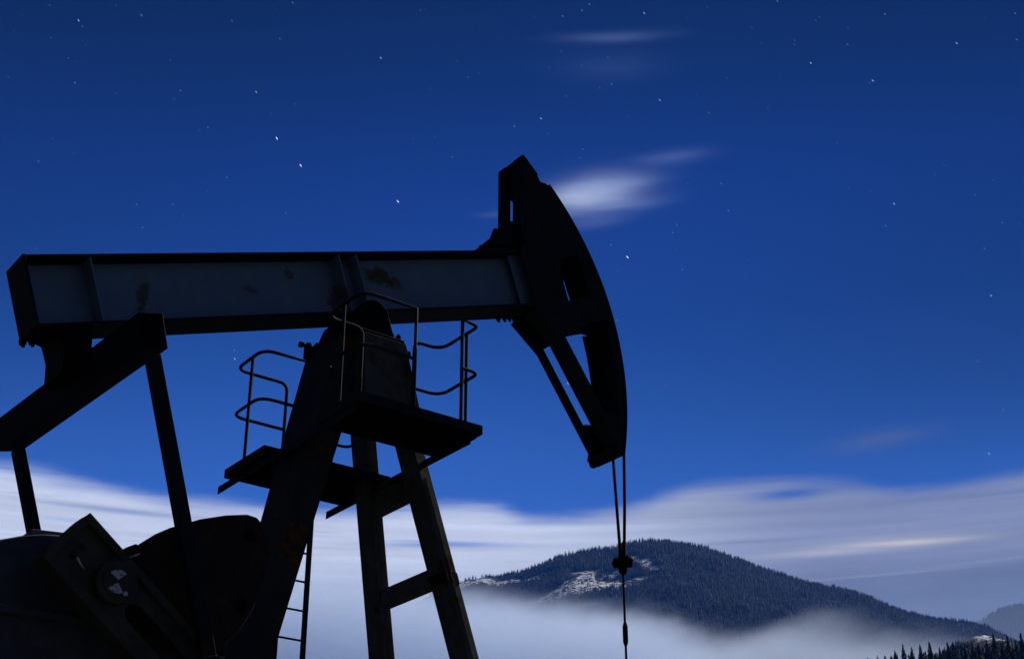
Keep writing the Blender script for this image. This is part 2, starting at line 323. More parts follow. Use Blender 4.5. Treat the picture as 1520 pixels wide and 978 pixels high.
mb.obox((10.25, 0, 9.62), (.79, 0, .61), BY, (-.61, 0, .79), (0.02, .7), (12.665, 13.095), (0.01, .03))
mb.build('bottom_plate', M_dark, head)

# polished rod hung on its two wire ropes
cx = HC[0]+HR+.03
bridle = empty('bridle', (cx, 12.83, 7.0)); bridle.parent = pump; bridle.location = Vector((cx, 12.83, 7.0))-pump.location
for yt, yb in ((12.735, 12.80), (12.945, 12.865)):
    pts = [(HC[0]+(HR+.03)*math.cos(R_(a)), yt, HC[1]+(HR+.03)*math.sin(R_(a))) for a in range(36, 0, -3)]
    pts += [(cx, yt, 9.0), (cx, yt, 8.4), (cx+.005, (yt*.6+yb*.4), 7.75), (cx, yb, 7.05)]
    mb = MB().tube(pts, .0195, 8)
    mb.tube([(cx, yb*.97+yt*.03, 7.24), (cx, yb, 7.02)], .024, 10)
    mb.build('wire_rope', M_cable, bridle, smooth=True)
mb = MB()
mb.obox((cx, 12.83, 6.98), (1, 0, 0), (0, .97, .22), (0, -.22, .97), (-.05, .05), (-.13, .13), (-.05, .06))
mb.tube([(cx, 12.70, 6.99), (cx, 12.72, 6.99), (cx, 12.755, 6.985)], [.05, .062, .045], 10)
mb.tube([(cx, 12.90, 7.0), (cx, 12.94, 7.0), (cx, 12.985, 7.01)], [.045, .06, .045], 10)
mb.tube([(cx, 12.83, 6.84), (cx, 12.83, 6.88), (cx, 12.83, 6.93)], [.03, .055, .06], 10)
mb.tube([(cx, 12.83, 7.03), (cx, 12.83, 7.13)], [.055, .05], 10)
mb.build('carrier_bar', M_black, bridle, bevel=.008)
rod = MB().tube([(cx, 12.83, 6.9), (cx+.01, 12.83, .05)], .0145, 10).build('polished_rod', M_cable, bridle, smooth=True)
MB().tube([(cx+.002, 12.83, 6.25), (cx+.002, 12.83, 6.21), (cx+.002, 12.83, 6.02), (cx+.002, 12.83, 5.98)], [.018, .031, .031, .018], 12).build('coupling', M_black, rod, smooth=True)

# samson post
def legX(z): return 8.16+.24*(7.3-z)
tower = MB().hexa([(7.27, 12.36, 8.25), (7.92, 12.36, 8.25), (7.92, 13.33, 8.25), (7.27, 13.33, 8.25)], [(7.26, 12.40, 8.70), (7.78, 12.40, 8.70), (7.78, 13.30, 8.70), (7.26, 13.30, 8.70)])
tower = tower.build('samson_post', M_leg, pump, bevel=.006)
for y, zb, xb in ((12.33, 7.47, 8.135), (13.335, 8.12, 7.96)):
    mb = MB().prism([(7.31, zb), (xb, zb), (7.785, 8.69), (7.26, 8.69)], y, y+.028); mb.build('face_plate', M_leg, tower, bevel=.004)
MB().hexa([(7.285, 12.362, 7.75), (7.31, 12.362, 7.75), (7.31, 13.33, 7.75), (7.285, 13.33, 7.75)], [(7.235, 12.362, 8.69), (7.258, 12.362, 8.69), (7.258, 13.33, 8.69), (7.235, 13.33, 8.69)]).build('face_plate', M_leg, tower)
mb = MB()
for z0, z1 in ((7.6, 8.62),):
    mb.hexa([(7.62, 12.300, 7.5), (7.665, 12.300, 7.5), (7.665, 12.36, 7.5), (7.62, 12.36, 7.5)], [(7.50, 12.365, 8.62), (7.545, 12.365, 8.62), (7.545, 12.42, 8.62), (7.50, 12.42, 8.62)])
mb.build('rib', M_leg, tower)
mb = Bolts()
for z, y in ((8.35, 12.55), (8.2, 12.62), (8.05, 12.85), (8.38, 12.9), (8.2, 13.0), (7.95, 12.6)):
    mb.bolt((7.305, y, z), (-1, 0, .03), .045, .03)
mb.build(M_black, tower)
def front_leg(sgn):
    ya = 12.33 if sgn < 0 else 13.30
    pts = []
    for z in (8.2, .25):
        x = legX(z); t = 7.3-z; y = ya+sgn*.14*t
        pts.append([(x-.145, y+.032, z), (x, y+.032, z), (x, y+.345, z), (x-.145, y+.345, z)])
    o = MB().hexa(pts[1], pts[0]).build('leg', M_leg, tower, bevel=.008)
    mb = MB()                       # welded seam strip down the near face
    for z0_, z1_ in ((7.2, .3),):
        q = []
        for z in (z1_, z0_):
            x = legX(z); t = 7.3-z; y = ya+sgn*.14*t
            q.append([(x-.085, y+.026, z), (x-.07, y+.026, z), (x-.07, y+.036, z), (x-.085, y+.036, z)])
        mb.hexa(q[0], q[1])
    mb.build('weld_seam', M_leg, o)
front_leg(-1); front_leg(1)
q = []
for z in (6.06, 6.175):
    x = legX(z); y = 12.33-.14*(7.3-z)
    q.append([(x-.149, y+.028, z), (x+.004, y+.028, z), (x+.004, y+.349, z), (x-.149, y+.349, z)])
MB().hexa(q[0], q[1]).build('dark_band', M_black, tower)  # thin dark band round the near front leg, level with the cross bar
def rlx(z): return np.interp(z, [.2, 5.01, 6.54, 7.47, 8.75], [5.0, 6.24, 6.617, 6.80, 7.06])
def rrx(z): return np.interp(z, [.2, 5.05, 6.6, 7.55, 8.75], [5.3, 6.51, 6.893, 7.136, 7.40])
mb = MB(); zs = [.25, 5.0, 6.55, 7.5, 8.68]
for i in range(len(zs)-1):
    A, B = [[(rlx(z), 12.5, z), (rrx(z), 12.5, z), (rrx(z), 13.22, z), (rlx(z), 13.22, z)] for z in (zs[i], zs[i+1])]
    mb.hexa(A, B)
mb.build('leg', M_rleg, tower)
def yleg(z, sgn): return (12.33 if sgn < 0 else 13.30)+sgn*.14*(7.3-z)
for z, h, w in ((6.17, .20, .12), (7.17, .26, .12), (4.4, .2, .12), (2.4, .2, .12)):
    MB().box(legX(z)-.135, legX(z)-.135+w, yleg(z, -1)+.32, yleg(z, 1)+.01, z-h/2, z+h/2).build('cross_bar', M_leg, tower, bevel=.004)
MB().box(legX(7.36)-.10, legX(7.36)-.04, 12.6, 13.4, 7.335, 7.375).build('cross_bar', M_leg, tower)
# bracing between front and rear legs low down (out of the picture) keeps the post standing
for z in (2.0,):
    MB().bar((rrx(z)-.02, 12.86, z), (legX(z)-.08, 12.86, z), BY, .16, .12).build('tie_bar', M_leg, tower)
    MB().box(legX(z)-.13, legX(z)-.02, yleg(z, -1)+.30, yleg(z, 1)+.02, z-.12, z+.12).build('cross_bar', M_leg, tower)

# centre bearing
mb = MB().hexa([(7.06, 12.42, 8.70), (7.86, 12.42, 8.70), (7.86, 13.28, 8.70), (7.06, 13.28, 8.70)], [(7.10, 12.42, 8.78), (7.82, 12.42, 8.78), (7.82, 13.28, 8.78), (7.10, 13.28, 8.78)])
mb.hexa([(7.16, 12.46, 8.78), (7.72, 12.46, 8.78), (7.72, 13.26, 8.78), (7.16, 13.26, 8.78)], [(7.24, 12.46, 9.02), (7.64, 12.46, 9.02), (7.64, 13.26, 9.02), (7.24, 13.26, 9.02)])
cb = mb.build('centre_bearing', M_black, pump, bevel=.01)
for ya, yb in ((12.45, 12.62), (13.12, 13.30)): MB().prism(circ(7.44, 8.99, .185, 36), ya, yb).build('bearing_cap', M_black, cb, bevel=.012)
mb = Bolts()
for x, y in ((7.68, 12.47), (7.77, 12.47), (7.77, 12.9), (7.68, 13.2), (7.80, 13.2), (7.15, 12.47), (7.15, 13.2)):
    mb.bolt((x, y, 8.78), (0, 0, 1), .035, .05)
mb.build(M_black, cb)
for y in (12.55, 13.18):
    mb = MB(); mb.box(7.0, 7.05, y-.04, y+.04, 8.62, 8.80); mb.tube([(6.93, y, 8.77), (7.12, y, 8.77)], .022, 8); mb.tube([(6.92, y, 8.77), (6.96, y, 8.77)], .036, 6)
    mb.build('adjusting_screw', M_black, cb)
    mb = MB(); mb.box(7.87, 7.91, y-.04, y+.04, 8.58, 8.74); mb.tube([(7.8, y, 8.70), (7.98, y, 8.70)], .022, 8); mb.tube([(7.93, y, 8.70), (7.97, y, 8.70)], .036, 6)
    mb.build('adjusting_screw', M_black, cb)

# equalizer and tail bearing
eq = MB().hexa([(4.39, 11.28, 7.25), (4.62, 11.28, 7.31), (4.48, 14.56, 7.34), (4.25, 14.56, 7.28)], [(4.30, 11.28, 7.58), (4.53, 11.28, 7.64), (4.39, 14.56, 7.67), (4.16, 14.56, 7.61)])
eq = eq.build('equalizer', M_black, pump, bevel=.01)
tb = MB().prism([(3.98, 7.885), (4.06, 7.87), (4.13, 7.70), (4.15, 7.45), (4.47, 7.50), (4.395, 7.80), (4.385, 8.02)], 12.62, 13.12).build('tail_bearing', M_black, pump, bevel=.015)
mb = Bolts()
for x in (3.84, 3.93):
    for y in (12.72, 13.02): mb.bolt((x, y, 6.505+.35*x-.0), (BN*-1), .035, .05)
mb.build(M_black, tb)

# pitman arms, cranks, counterweights
def drive(side):
    near = side < 0
    def Y(a, b): return (a, b) if near else (2*YM-b, 2*YM-a)
    mark_y = 11.5
    pin = (5.375, 4.47)
    tp = (4.52, 7.22) if near else (4.40, 7.26)
    ya, yb = Y(11.315, 11.42)
    d = Vector((pin[0]-tp[0], 0, pin[1]-tp[1])); L = d.length; d /= L; nn = Vector((-d.z, 0, d.x))
    pa = MB().obox((tp[0], 0, tp[1]), d, BY, nn, (-.02, L-.12), (ya, yb), (-.062, .062)).build('pitman_arm', M_dark, pump, bevel=.008)
    MB().prism(circ(pin[0], pin[1], .2, 28), ya-.01, yb+.01).build('pin_bearing', M_dark, pa, bevel=.01)
    # crank: dished web between raised edge flanges, slot down the middle
    d = Vector((.782, 0, -.623)); nn = Vector((.623, 0, .782)); o = Vector((4.01, 0, 5.515))
    def P(a, b): p = o+d*a+nn*b; return (p.x, p.z)
    slot = [P(*q) for q in ([(.88, -.085), (1.62, -.085)]+[(1.62+.085*math.sin(R_(k)), -.085*math.cos(R_(k))) for k in range(30, 180, 30)]+[(1.62, .085), (.88, .085)]+[(.88-.085*math.sin(R_(k)), .085*math.cos(R_(k))) for k in range(30, 180, 30)])]
    y0_, y1_ = Y(11.545, 11.70)
    cr = MB().prism([P(0.03, -.265), P(2.05, -.265), P(2.05, .265), P(0.03, .265)], y0_, y1_, [slot]).build('crank', M_crank, pump, bevel=.006)
    f0, f1 = Y(11.485, 11.72)
    for b0, b1 in ((-.285, -.20), (.215, .285)):
        MB().prism([P(0, b0), P(2.06, b0), P(2.06, b1), P(0, b1)], f0, f1).build('edge_flange', M_crank, cr, bevel=.01)
    g0, g1 = Y(11.50, 11.71)
    MB().prism([P(-.012, -.2), P(.06, -.2), P(.06, .214), P(-.012, .214)], g0, g1).build('end_plate', M_crank, cr, bevel=.006)
    hub = (4.486, 5.186)
    h0, h1 = Y(11.46, 11.73)
    hb = MB().prism(circ(hub[0], hub[1], .185, 40), h0, h1).build('hub', M_crank, cr, bevel=.02)
    if near:
        MB().prism(circ(hub[0], hub[1], .125, 32), 11.445, 11.47).build('shaft_end', M_crank, hb, bevel=.008)
        for a0, a1, rr in ((48, 140, .098), (222, 300, .104)):
            MB().prism([(hub[0]+.012*math.cos(R_((a0+a1)/2)), hub[1]+.012*math.sin(R_((a0+a1)/2)))]+circ(hub[0], hub[1], rr, 8, a0, a1), 11.4415, 11.446).build('paint_mark', M_white, hb)
        MB().prism(circ(hub[0]+.075, hub[1]-.095, .022, 9), 11.4405, 11.446).build('paint_mark', M_white, hb)
        MB().prism([(4.10, 5.395), (4.135, 5.385), (4.225, 5.255), (4.175, 5.30)], 11.541, 11.547).build('paint_mark', M_white, cr)
    mb = Bolts()
    for a in (.18, .42, 1.9):
        for b in (-.05, .06): mb.bolt((P(a, b)[0], y0_ if near else y1_, P(a, b)[1]), (0, side, 0), .03, .03)
    mb.build(M_crank, cr)
    c0, c1 = Y(11.55, 11.83)
    outl = CW+[P(1.70, .30), P(.62, .30)]
    cw = MB().prism(outl, c0, c1).build('counterweight', M_cw, pump, bevel=.010)
    MB().prism(CWLUG+[P(.75, .292), P(.5, .292)] if False else CWLUG, Y(11.56, 11.8)[0], Y(11.56, 11.8)[1]).build('clamp_lug', M_cw, cw, bevel=.012)
    for (hx, hz) in CWHOLE+[(5.1, 5.62)]:
        MB().prism(circ(hx, hz, .062, 20)+[], c0-.012, c0+.02).build('bolt_boss', M_black, cw, bevel=.006)
    if near:
        MB().obox((4.62, 0, 5.45), (.85, 0, .5), BY, (-.5, 0, .85), (-.02, .08), (11.553, 11.559), (-.006, .008)).build('paint_mark', M_white, cw)
    # mirrored weight on the other edge of the crank
    low = [P(.75, -.30), P(1.75, -.30)]+[P(1.75-.08*k, -.30-.55*math.sin(R_(25*k))) for k in range(1, 7)]
drive(-1); drive(1)

# gearbox and its stand
gx, gz, gr = 4.42, 4.93, .86
prof = [(gx-1.2, 4.15), (gx+1.05, 4.15), (gx+1.05, 4.95), (5.25, 5.25), (5.0, 5.52), (4.75, 5.68), (4.5, 5.74), (4.05, 5.68), (3.85, 5.63), (3.66, 5.555), (3.45, 5.44), (3.28, 5.25), (gx-1.2, 4.95)]
gb = MB().prism(prof, 12.08, 13.68).build('gearbox', M_gear, pump, smooth=True, bevel=.015)
MB().box(gx-1.15, gx+1.15, 12.0, 13.76, 4.93, 4.99).build('split_flange', M_gear, gb, bevel=.006)
MB().hexa([(3.90, 12.12, 5.50), (4.62, 12.12, 5.50), (4.62, 13.5, 5.50), (3.90, 13.5, 5.50)], [(3.93, 12.14, 5.72), (4.58, 12.14, 5.775), (4.58, 13.45, 5.775), (3.93, 13.45, 5.72)]).build('cover', M_gear, gb, bevel=.008)
mb = Bolts()
for x in (4.02, 4.3, 4.52):
    for y in (12.25, 13.0, 13.5): mb.bolt((x, y, 5.72+(x-3.93)*.085), (0, 0, 1), .02, .015)
mb.build(M_gear, gb)
MB().cyl((hubx := 4.486, 11.72, 5.186), (4.486, 14.04, 5.186), .12).build('shaft', M_dark, gb)
pd = MB().hexa([(3.0, 12.1, .35), (5.9, 12.1, .35), (5.9, 13.66, .35), (3.0, 13.66, .35)], [(3.35, 12.2, 4.15), (5.5, 12.2, 4.15), (5.5, 13.56, 4.15), (3.35, 13.56, 4.15)]).build('gearbox_stand', M_black, pump, bevel=.02)
sk = MB()
for y in (12.0, 13.55): sk.box(1.0, 10.6, y, y+.2, 0.0, .35)
for x in (1.2, 3.4, 5.6, 7.8, 9.9): sk.box(x, x+.2, 11.3, 14.5, .05, .3)
sk.build('skid', M_black, pump)

# platforms with rails
def platform(y0_, y1_, x1, x0_=6.66):
    p = MB().box(x0_+.012, x1-.012, y0_+.012, y1_-.012, 7.475, 7.497).build('platform', M_black, pump)
    mb = MB(); t = .012
    mb.box(x0_, x1, y0_, y0_+t, 7.40, 7.50); mb.box(x0_, x1, y1_-t, y1_, 7.40, 7.50)
    mb.box(x0_, x0_+t, y0_+t, y1_-t, 7.40, 7.50); mb.box(x1-t, x1, y0_+t, y1_-t, 7.40, 7.50)
    mb.build('edge_channel', M_dark, p)
    for k in range(1, 5): x = x0_+(x1-x0_)*k/5; MB().box(x-.005, x+.005, y0_+t, y1_-t, 7.405, 7.474).build('joist', M_dark, p)
    return p
pn = platform(11.40, 12.22, 8.17); pf = platform(13.22, 14.14, 8.20, 6.61)
def rail(par, xp, xc, ya, yb, xe, extra, zt=8.68, zm=8.10):
    def loop(z): return [(xp, ya, z), (xc, ya, z), (xc, yb, z), (xe, yb, z)]
    pts = [(xp, ya, 7.5)]+[(xp, ya, zt)]+loop(zt)[1:]+[(xe, yb, 7.5)]
    r = MB().tube(rounded([pts[0], pts[1]], .01)+rounded([pts[1]]+pts[2:-1], .17)[1:-1]+rounded([pts[-3], pts[-2], pts[-1]], .11)[1:], .0195, 10).build('railing', M_rail, par, smooth=True)
    MB().tube(rounded(loop(zm), .17), .0185, 10).build('mid_rail', M_rail, r, smooth=True)
    MB().tube([(extra[0], extra[1], 7.5), (extra[0], extra[1], zt)], .0185, 10).build('rail_post', M_rail, r, smooth=True)
rail(pn, 7.345, 6.69, 11.45, 12.18, 7.14, (6.685, 11.80), 8.63, 8.05)
rail(pn, 7.93, 8.15, 11.45, 12.18, 7.80, (8.147, 11.68), 8.67, 8.11)
rail(pf, 7.25, 6.62, 13.44, 14.11, 7.29, (6.622, 13.70), 8.72, 8.14)
rail(pf, 7.96, 8.15, 13.44, 14.10, 7.93, (8.147, 13.8), 8.72, 8.12)
for x in (6.72, 8.12):
    mb = MB().box(x-.04, x+.04, 11.50, 14.42, 7.385, 7.397); mb.box(x-.04, x-.03, 11.50, 14.42, 7.31, 7.385)
    mb.build('support_angle', M_dark, pump)
# ladder up to the far platform
ly = 14.22; la, lb = 7.43, 7.78
ld = empty('ladder', (0, 0, 0)); ld.parent = pump; ld.location = Vector((la, ly, 3.7))-pump.location
for x in (la, lb): MB().box(x-.02, x+.02, ly-.03, ly+.03, .05, 7.46).build('side_rail', M_rail, ld)
for k in range(21):
    z = 6.77-.332*k
    if z > .15: MB().tube([(la, ly, z), (lb, ly, z)], .0125, 8).build('rung', M_rail, ld)
for o in bpy.data.objects:                  # the odd-one-out parts
    pass

# ------------------------------------------------------------------ ground
def ground_mat():
    m, nt, b = new_mat('frosty_dark_ground'); geo = nt.nodes.new('ShaderNodeNewGeometry'); pos = geo.outputs['Position']
    f = ntex(nt, pos, .35, 8, .7); g = ntex(nt, pos, .01, 4)
    nt.links.new(mixc(nt, (f*.8+g*.3).step(.58, .72), (.010, .010, .009), (.022, .022, .024)), b.inputs['Base Color']); b.inputs['Roughness'].default_value = .95
    return m
M_ground = ground_mat()
def sheet(name, S, T, hf, mat, attr=None):
    S = np.asarray(S, float); T = np.asarray(T, float); ns, ntt = len(S), len(T)
    ss, tt = np.meshgrid(S, T, indexing='ij'); zz = hf(ss, tt)
    P = np.stack([ss*RT.x+tt*V.x, ss*RT.y+tt*V.y, zz], -1).reshape(-1, 3)
    i, j = np.meshgrid(np.arange(ns-1), np.arange(ntt-1), indexing='ij'); a = (i*ntt+j).ravel()
    F = np.stack([a, a+ntt, a+ntt+1, a+1], 1)
    me = bpy.data.meshes.new(name); me.vertices.add(len(P)); me.vertices.foreach_set('co', P.ravel())
    me.loops.add(F.size); me.loops.foreach_set('vertex_index', F.ravel().astype(np.int32))
    me.polygons.add(len(F)); me.polygons.foreach_set('loop_start', np.arange(0, F.size, 4, dtype=np.int32)); me.polygons.foreach_set('loop_total', np.full(len(F), 4, np.int32))
    me.update(calc_edges=True); me.validate()
    me.polygons.foreach_set('use_smooth', np.ones(len(F), bool))
    if attr is not None:
        at = me.attributes.new('snow', 'FLOAT', 'POINT'); at.data.foreach_set('value', attr(ss, tt).ravel().astype(np.float32))
    me.materials.append(mat)
    o = bpy.data.objects.new(name, me); COL.objects.link(o); return o
gS = np.concatenate([-np.geomspace(60, 60000, 40)[::-1], np.linspace(-50, 50, 51), np.geomspace(60, 60000, 40)])
def sn(s, t, f, seed=0):                      # cheap smooth value noise
    return (np.sin(s*f+seed)+np.sin(t*f*1.13+seed*2.1)+np.sin((s+t)*f*.71+seed*.7)+np.sin((s-t)*f*1.7+seed*1.3))/4
tag(sheet('ground', gS, gS, lambda s, t: np.where(np.hypot(s, t) < 60, .03*sn(s, t, .5)-.04, -.5), M_ground), kind='structure')

# ------------------------------------------------------------------ mountain
RA = np.array(RIDGE, float)
def ridge(s): return np.interp(s, RA[:, 0], RA[:, 1])-11
def mh(s, t):
    d = 4500-t
    z = np.where(d > 0, ridge(s)-.55*d, ridge(s)+.5*d)
    k = np.clip(np.abs(d)/250, 0, 1)
    z = z+k*(16*sn(s, t, .013, 1)+8*sn(s, t, .031, 2)+4*sn(s, t, .07, 3))
    return np.maximum(z, -1.5)
def snow_mask(s, t):
    w = .5+.5*sn(s, t, .05, 4); m = np.zeros_like(s)
    for cs, ct, rs_, rt, a, amp in ((235, 4075, 130, 85, 0, 1.0), (150, 4060, 95, 70, 0, .9), (215, 4190, 50, 110, .12, .8), (320, 4085, 60, 42, 0, .8), (150, 4250, 40, 40, 0, .5), (300, 4190, 70, 26, .5, .85), (270, 4010, 90, 30, 0, .7),
                                    (352, 4318, 40, 30, -.8, 1.6), (388, 4255, 22, 62, .3, 1.6), (405, 4165, 22, 60, .1, 1.4), (370, 4065, 42, 26, 0, 1.0), (332, 4020, 45, 24, 0, .7),
                                    (-125, 4445, 75, 45, 0, 1.5), (-20, 4400, 60, 40, 0, 1.3), (72, 4365, 45, 34, 0, 1.3), (110, 4330, 40, 14, 0, .8)):
        ds, dt = s-cs, t-ct; u = ds*np.cos(a)+dt*np.sin(a); v = -ds*np.sin(a)+dt*np.cos(a)
        m = np.maximum(m, amp*np.exp(-((u/rs_)**2+(v/rt)**2)*1.2))
    return np.minimum(m, .62)*(.75+.35*w)
def land_mat(name, dark, snowc):
    m, nt, b = new_mat(name); geo = nt.nodes.new('ShaderNodeNewGeometry'); pos = geo.outputs['Position']
    at = nt.nodes.new('ShaderNodeAttribute'); at.attribute_name = 'snow'; a = Nd(nt, at.outputs['Fac'])
    f = ntex(nt, pos, .075, 6, .72); g = ntex(nt, pos, .015, 4)
    k = (a+(f-.5)*2.6+(g-.5)*.5).step(.50, .66)
    base = mixc(nt, g.step(.3, .7), tuple(c*.7 for c in dark), dark)
    nt.links.new(mixc(nt, k, base, snowc), b.inputs['Base Color']); b.inputs['Roughness'].default_value = .9
    b.inputs['Specular IOR Level'].default_value = .1
    return m
M_mtn = land_mat('forest_floor_with_snow', (.020, .022, .018), (.78, .79, .82))
tag(sheet('mountain', np.arange(-1300, 2400, 11), np.arange(2800, 5400, 12), mh, M_mtn, snow_mask), kind='structure')
FR = np.array([(1400, 1100), (1725, 1490), (1908, 1610), (1985, 1655), (2059, 1690), (2147, 1712), (2480, 1740), (3150, 1650)], float)
tag(sheet('far_mountain', np.arange(1350, 3200, 30), np.arange(5000, 6700, 30), lambda s, t: np.maximum(np.interp(s, FR[:, 0], FR[:, 1])-.5*np.abs(6000-t)+15*sn(s, t, .01, 5), -1.5), M_mtn, lambda s, t: np.where((np.abs(s-1915) < 22) & (t > 5850), .9, 0)*1.0), kind='structure')
def kn(s, t):
    top = np.interp(s, [300, 400, 475, 486, 497, 510, 520, 535, 560, 640, 800], [250, 355, 396, 403, 403, 399, 393, 377, 350, 290, 200])
    return np.maximum(top-.35*np.abs(t-1520)+1.2*sn(s, t, .2, 3), -1.5)
tag(sheet('hill', np.arange(300, 800, 4), np.arange(1150, 2000, 5), kn, M_mtn, lambda s, t: np.minimum(1, 2.6*np.exp(-((s-500)/25)**2*1.2-((t-1495)/38)**2))*1.15-.55), kind='structure')
def hs(s, t):
    z = np.interp(s, [60, 130, 168, 185, 200, 225, 245, 300, 380, 480], [40, 128, 150, 156, 158, 158, 160, 158, 150, 90])
    return np.maximum(z-.30*np.maximum(680-t, 0)-.12*np.maximum(t-720, 0)+1.0*sn(s, t, .09, 2), -1.5)
tag(sheet('hillside', np.arange(40, 500, 5), np.arange(180, 1100, 8), hs, M_mtn, lambda s, t: .35+0*s), kind='structure')

# ------------------------------------------------------------------ forest: far trees as one mass
def foliage_mat(name, a, b_):
    m, nt, b = new_mat(name); geo = nt.nodes.new('ShaderNodeNewGeometry')
    at = nt.nodes.new('ShaderNodeAttribute'); at.attribute_name = 'tone'
    f = ntex(nt, geo.outputs['Position'], .02, 3)
    nt.links.new(mixc(nt, (Nd(nt, at.outputs['Fac'])*.8+f*.4).clamp(), a, b_), b.inputs['Base Color']); b.inputs['Roughness'].default_value = .9; b.inputs['Specular IOR Level'].default_value = .1
    return m
M_forest = foliage_mat('far_conifer_foliage', (.005, .008, .009), (.014, .019, .020))
def cones(name, B, H, W, mat, tiers=3, n=6):
    N = len(B); vs = []; fs = []; k = 0
    ang = 2*np.pi*np.arange(n)/n
    per = tiers*(n+1); verts = np.zeros((N, per, 3)); faces = []
    ph = rng.uniform(0, 6.28, N)
    for i in range(tiers):
        zb = .06+.94*i/tiers; zt = min(1.0, zb+.94/tiers*1.55) if i < tiers-1 else 1.0
        r = (1-i/tiers)**.85*.5
        rr = r*rng.uniform(.65, 1.25, (N, n))
        a = ang[None]+ph[:, None]+i*.5
        verts[:, i*(n+1):i*(n+1)+n, 0] = np.cos(a)*rr*W[:, None]; verts[:, i*(n+1):i*(n+1)+n, 1] = np.sin(a)*rr*W[:, None]
        verts[:, i*(n+1):i*(n+1)+n, 2] = zb*H[:, None]*rng.uniform(.9, 1.0, (N, n))
        verts[:, i*(n+1)+n, 2] = zt*H
        for q in range(n): faces.append((i*(n+1)+q, i*(n+1)+(q+1) % n, i*(n+1)+n))
    verts += B[:, None, :]
    F = (np.array(faces)[None]+per*np.arange(N)[:, None, None]).reshape(-1, 3)
    me = bpy.data.meshes.new(name); P = verts.reshape(-1, 3)
    me.vertices.add(len(P)); me.vertices.foreach_set('co', P.ravel())
    me.loops.add(F.size); me.loops.foreach_set('vertex_index', F.ravel().astype(np.int32))
    me.polygons.add(len(F)); me.polygons.foreach_set('loop_start', np.arange(0, F.size, 3, dtype=np.int32)); me.polygons.foreach_set('loop_total', np.full(len(F), 3, np.int32))
    me.update(calc_edges=True)
    at = me.attributes.new('tone', 'FLOAT', 'POINT'); at.data.foreach_set('value', np.repeat(rng.uniform(0, 1, N), per).astype(np.float32))
    me.materials.append(mat); o = bpy.data.objects.new(name, me); COL.objects.link(o); return o
def to_world(s, t, z): return np.stack([s*RT.x+t*V.x, s*RT.y+t*V.y, z], 1)
NT = 135000
s = rng.uniform(-420, 1900, NT); t = rng.uniform(3000, 4620, NT)
sm = snow_mask(s, t)+.25*sn(s, t, .11, 6)
keep = rng.uniform(0, 1, NT) > np.clip((sm-.16)*3.4, 0, .965)
s, t, sm = s[keep], t[keep], sm[keep]
H = rng.uniform(7, 20, len(s))*np.where(sm > .3, .5, 1.0)*(1+.28*sn(s, t, .03, 8)+.15*sn(s, t, .11, 9)); H = np.where(s < 60, H*.8, H)
f1 = cones('mountain_forest', to_world(s, t, mh(s, t)-.5), H, H*rng.uniform(.28, .42, len(s)), M_forest)
tag(f1, 'dark conifer forest covering the mountain above the fog', 'forest', kind='stuff')
s = rng.uniform(1400, 2500, 9000); t = rng.uniform(5600, 6080, 9000); z = np.interp(s, FR[:, 0], FR[:, 1])-.5*np.abs(6000-t)+15*sn(s, t, .01, 5)
H = rng.uniform(14, 28, len(s)); f2 = cones('distant_forest', to_world(s, t, z-1), H, H*.4, M_forest, 2, 5)
tag(f2, 'hazy blue forest on the farthest ridge at the right edge', 'forest', kind='stuff')
s = rng.uniform(330, 640, 9000); t = rng.uniform(1300, 1600, 9000)
keep = (np.exp(-((s-500)/27)**2*1.2-((t-1495)/40)**2) < .22) | (rng.uniform(0, 1, 9000) < .05); s, t = s[keep], t[keep]
H = rng.uniform(5, 10, len(s))*np.where(np.abs(s-498) < 30, .45, 1); f3 = cones('hill_forest', to_world(s, t, kn(s, t)-.3), H, H*.42, M_forest)
tag(f3, 'low dark trees around the snowy hill at the lower right', 'forest', kind='stuff')

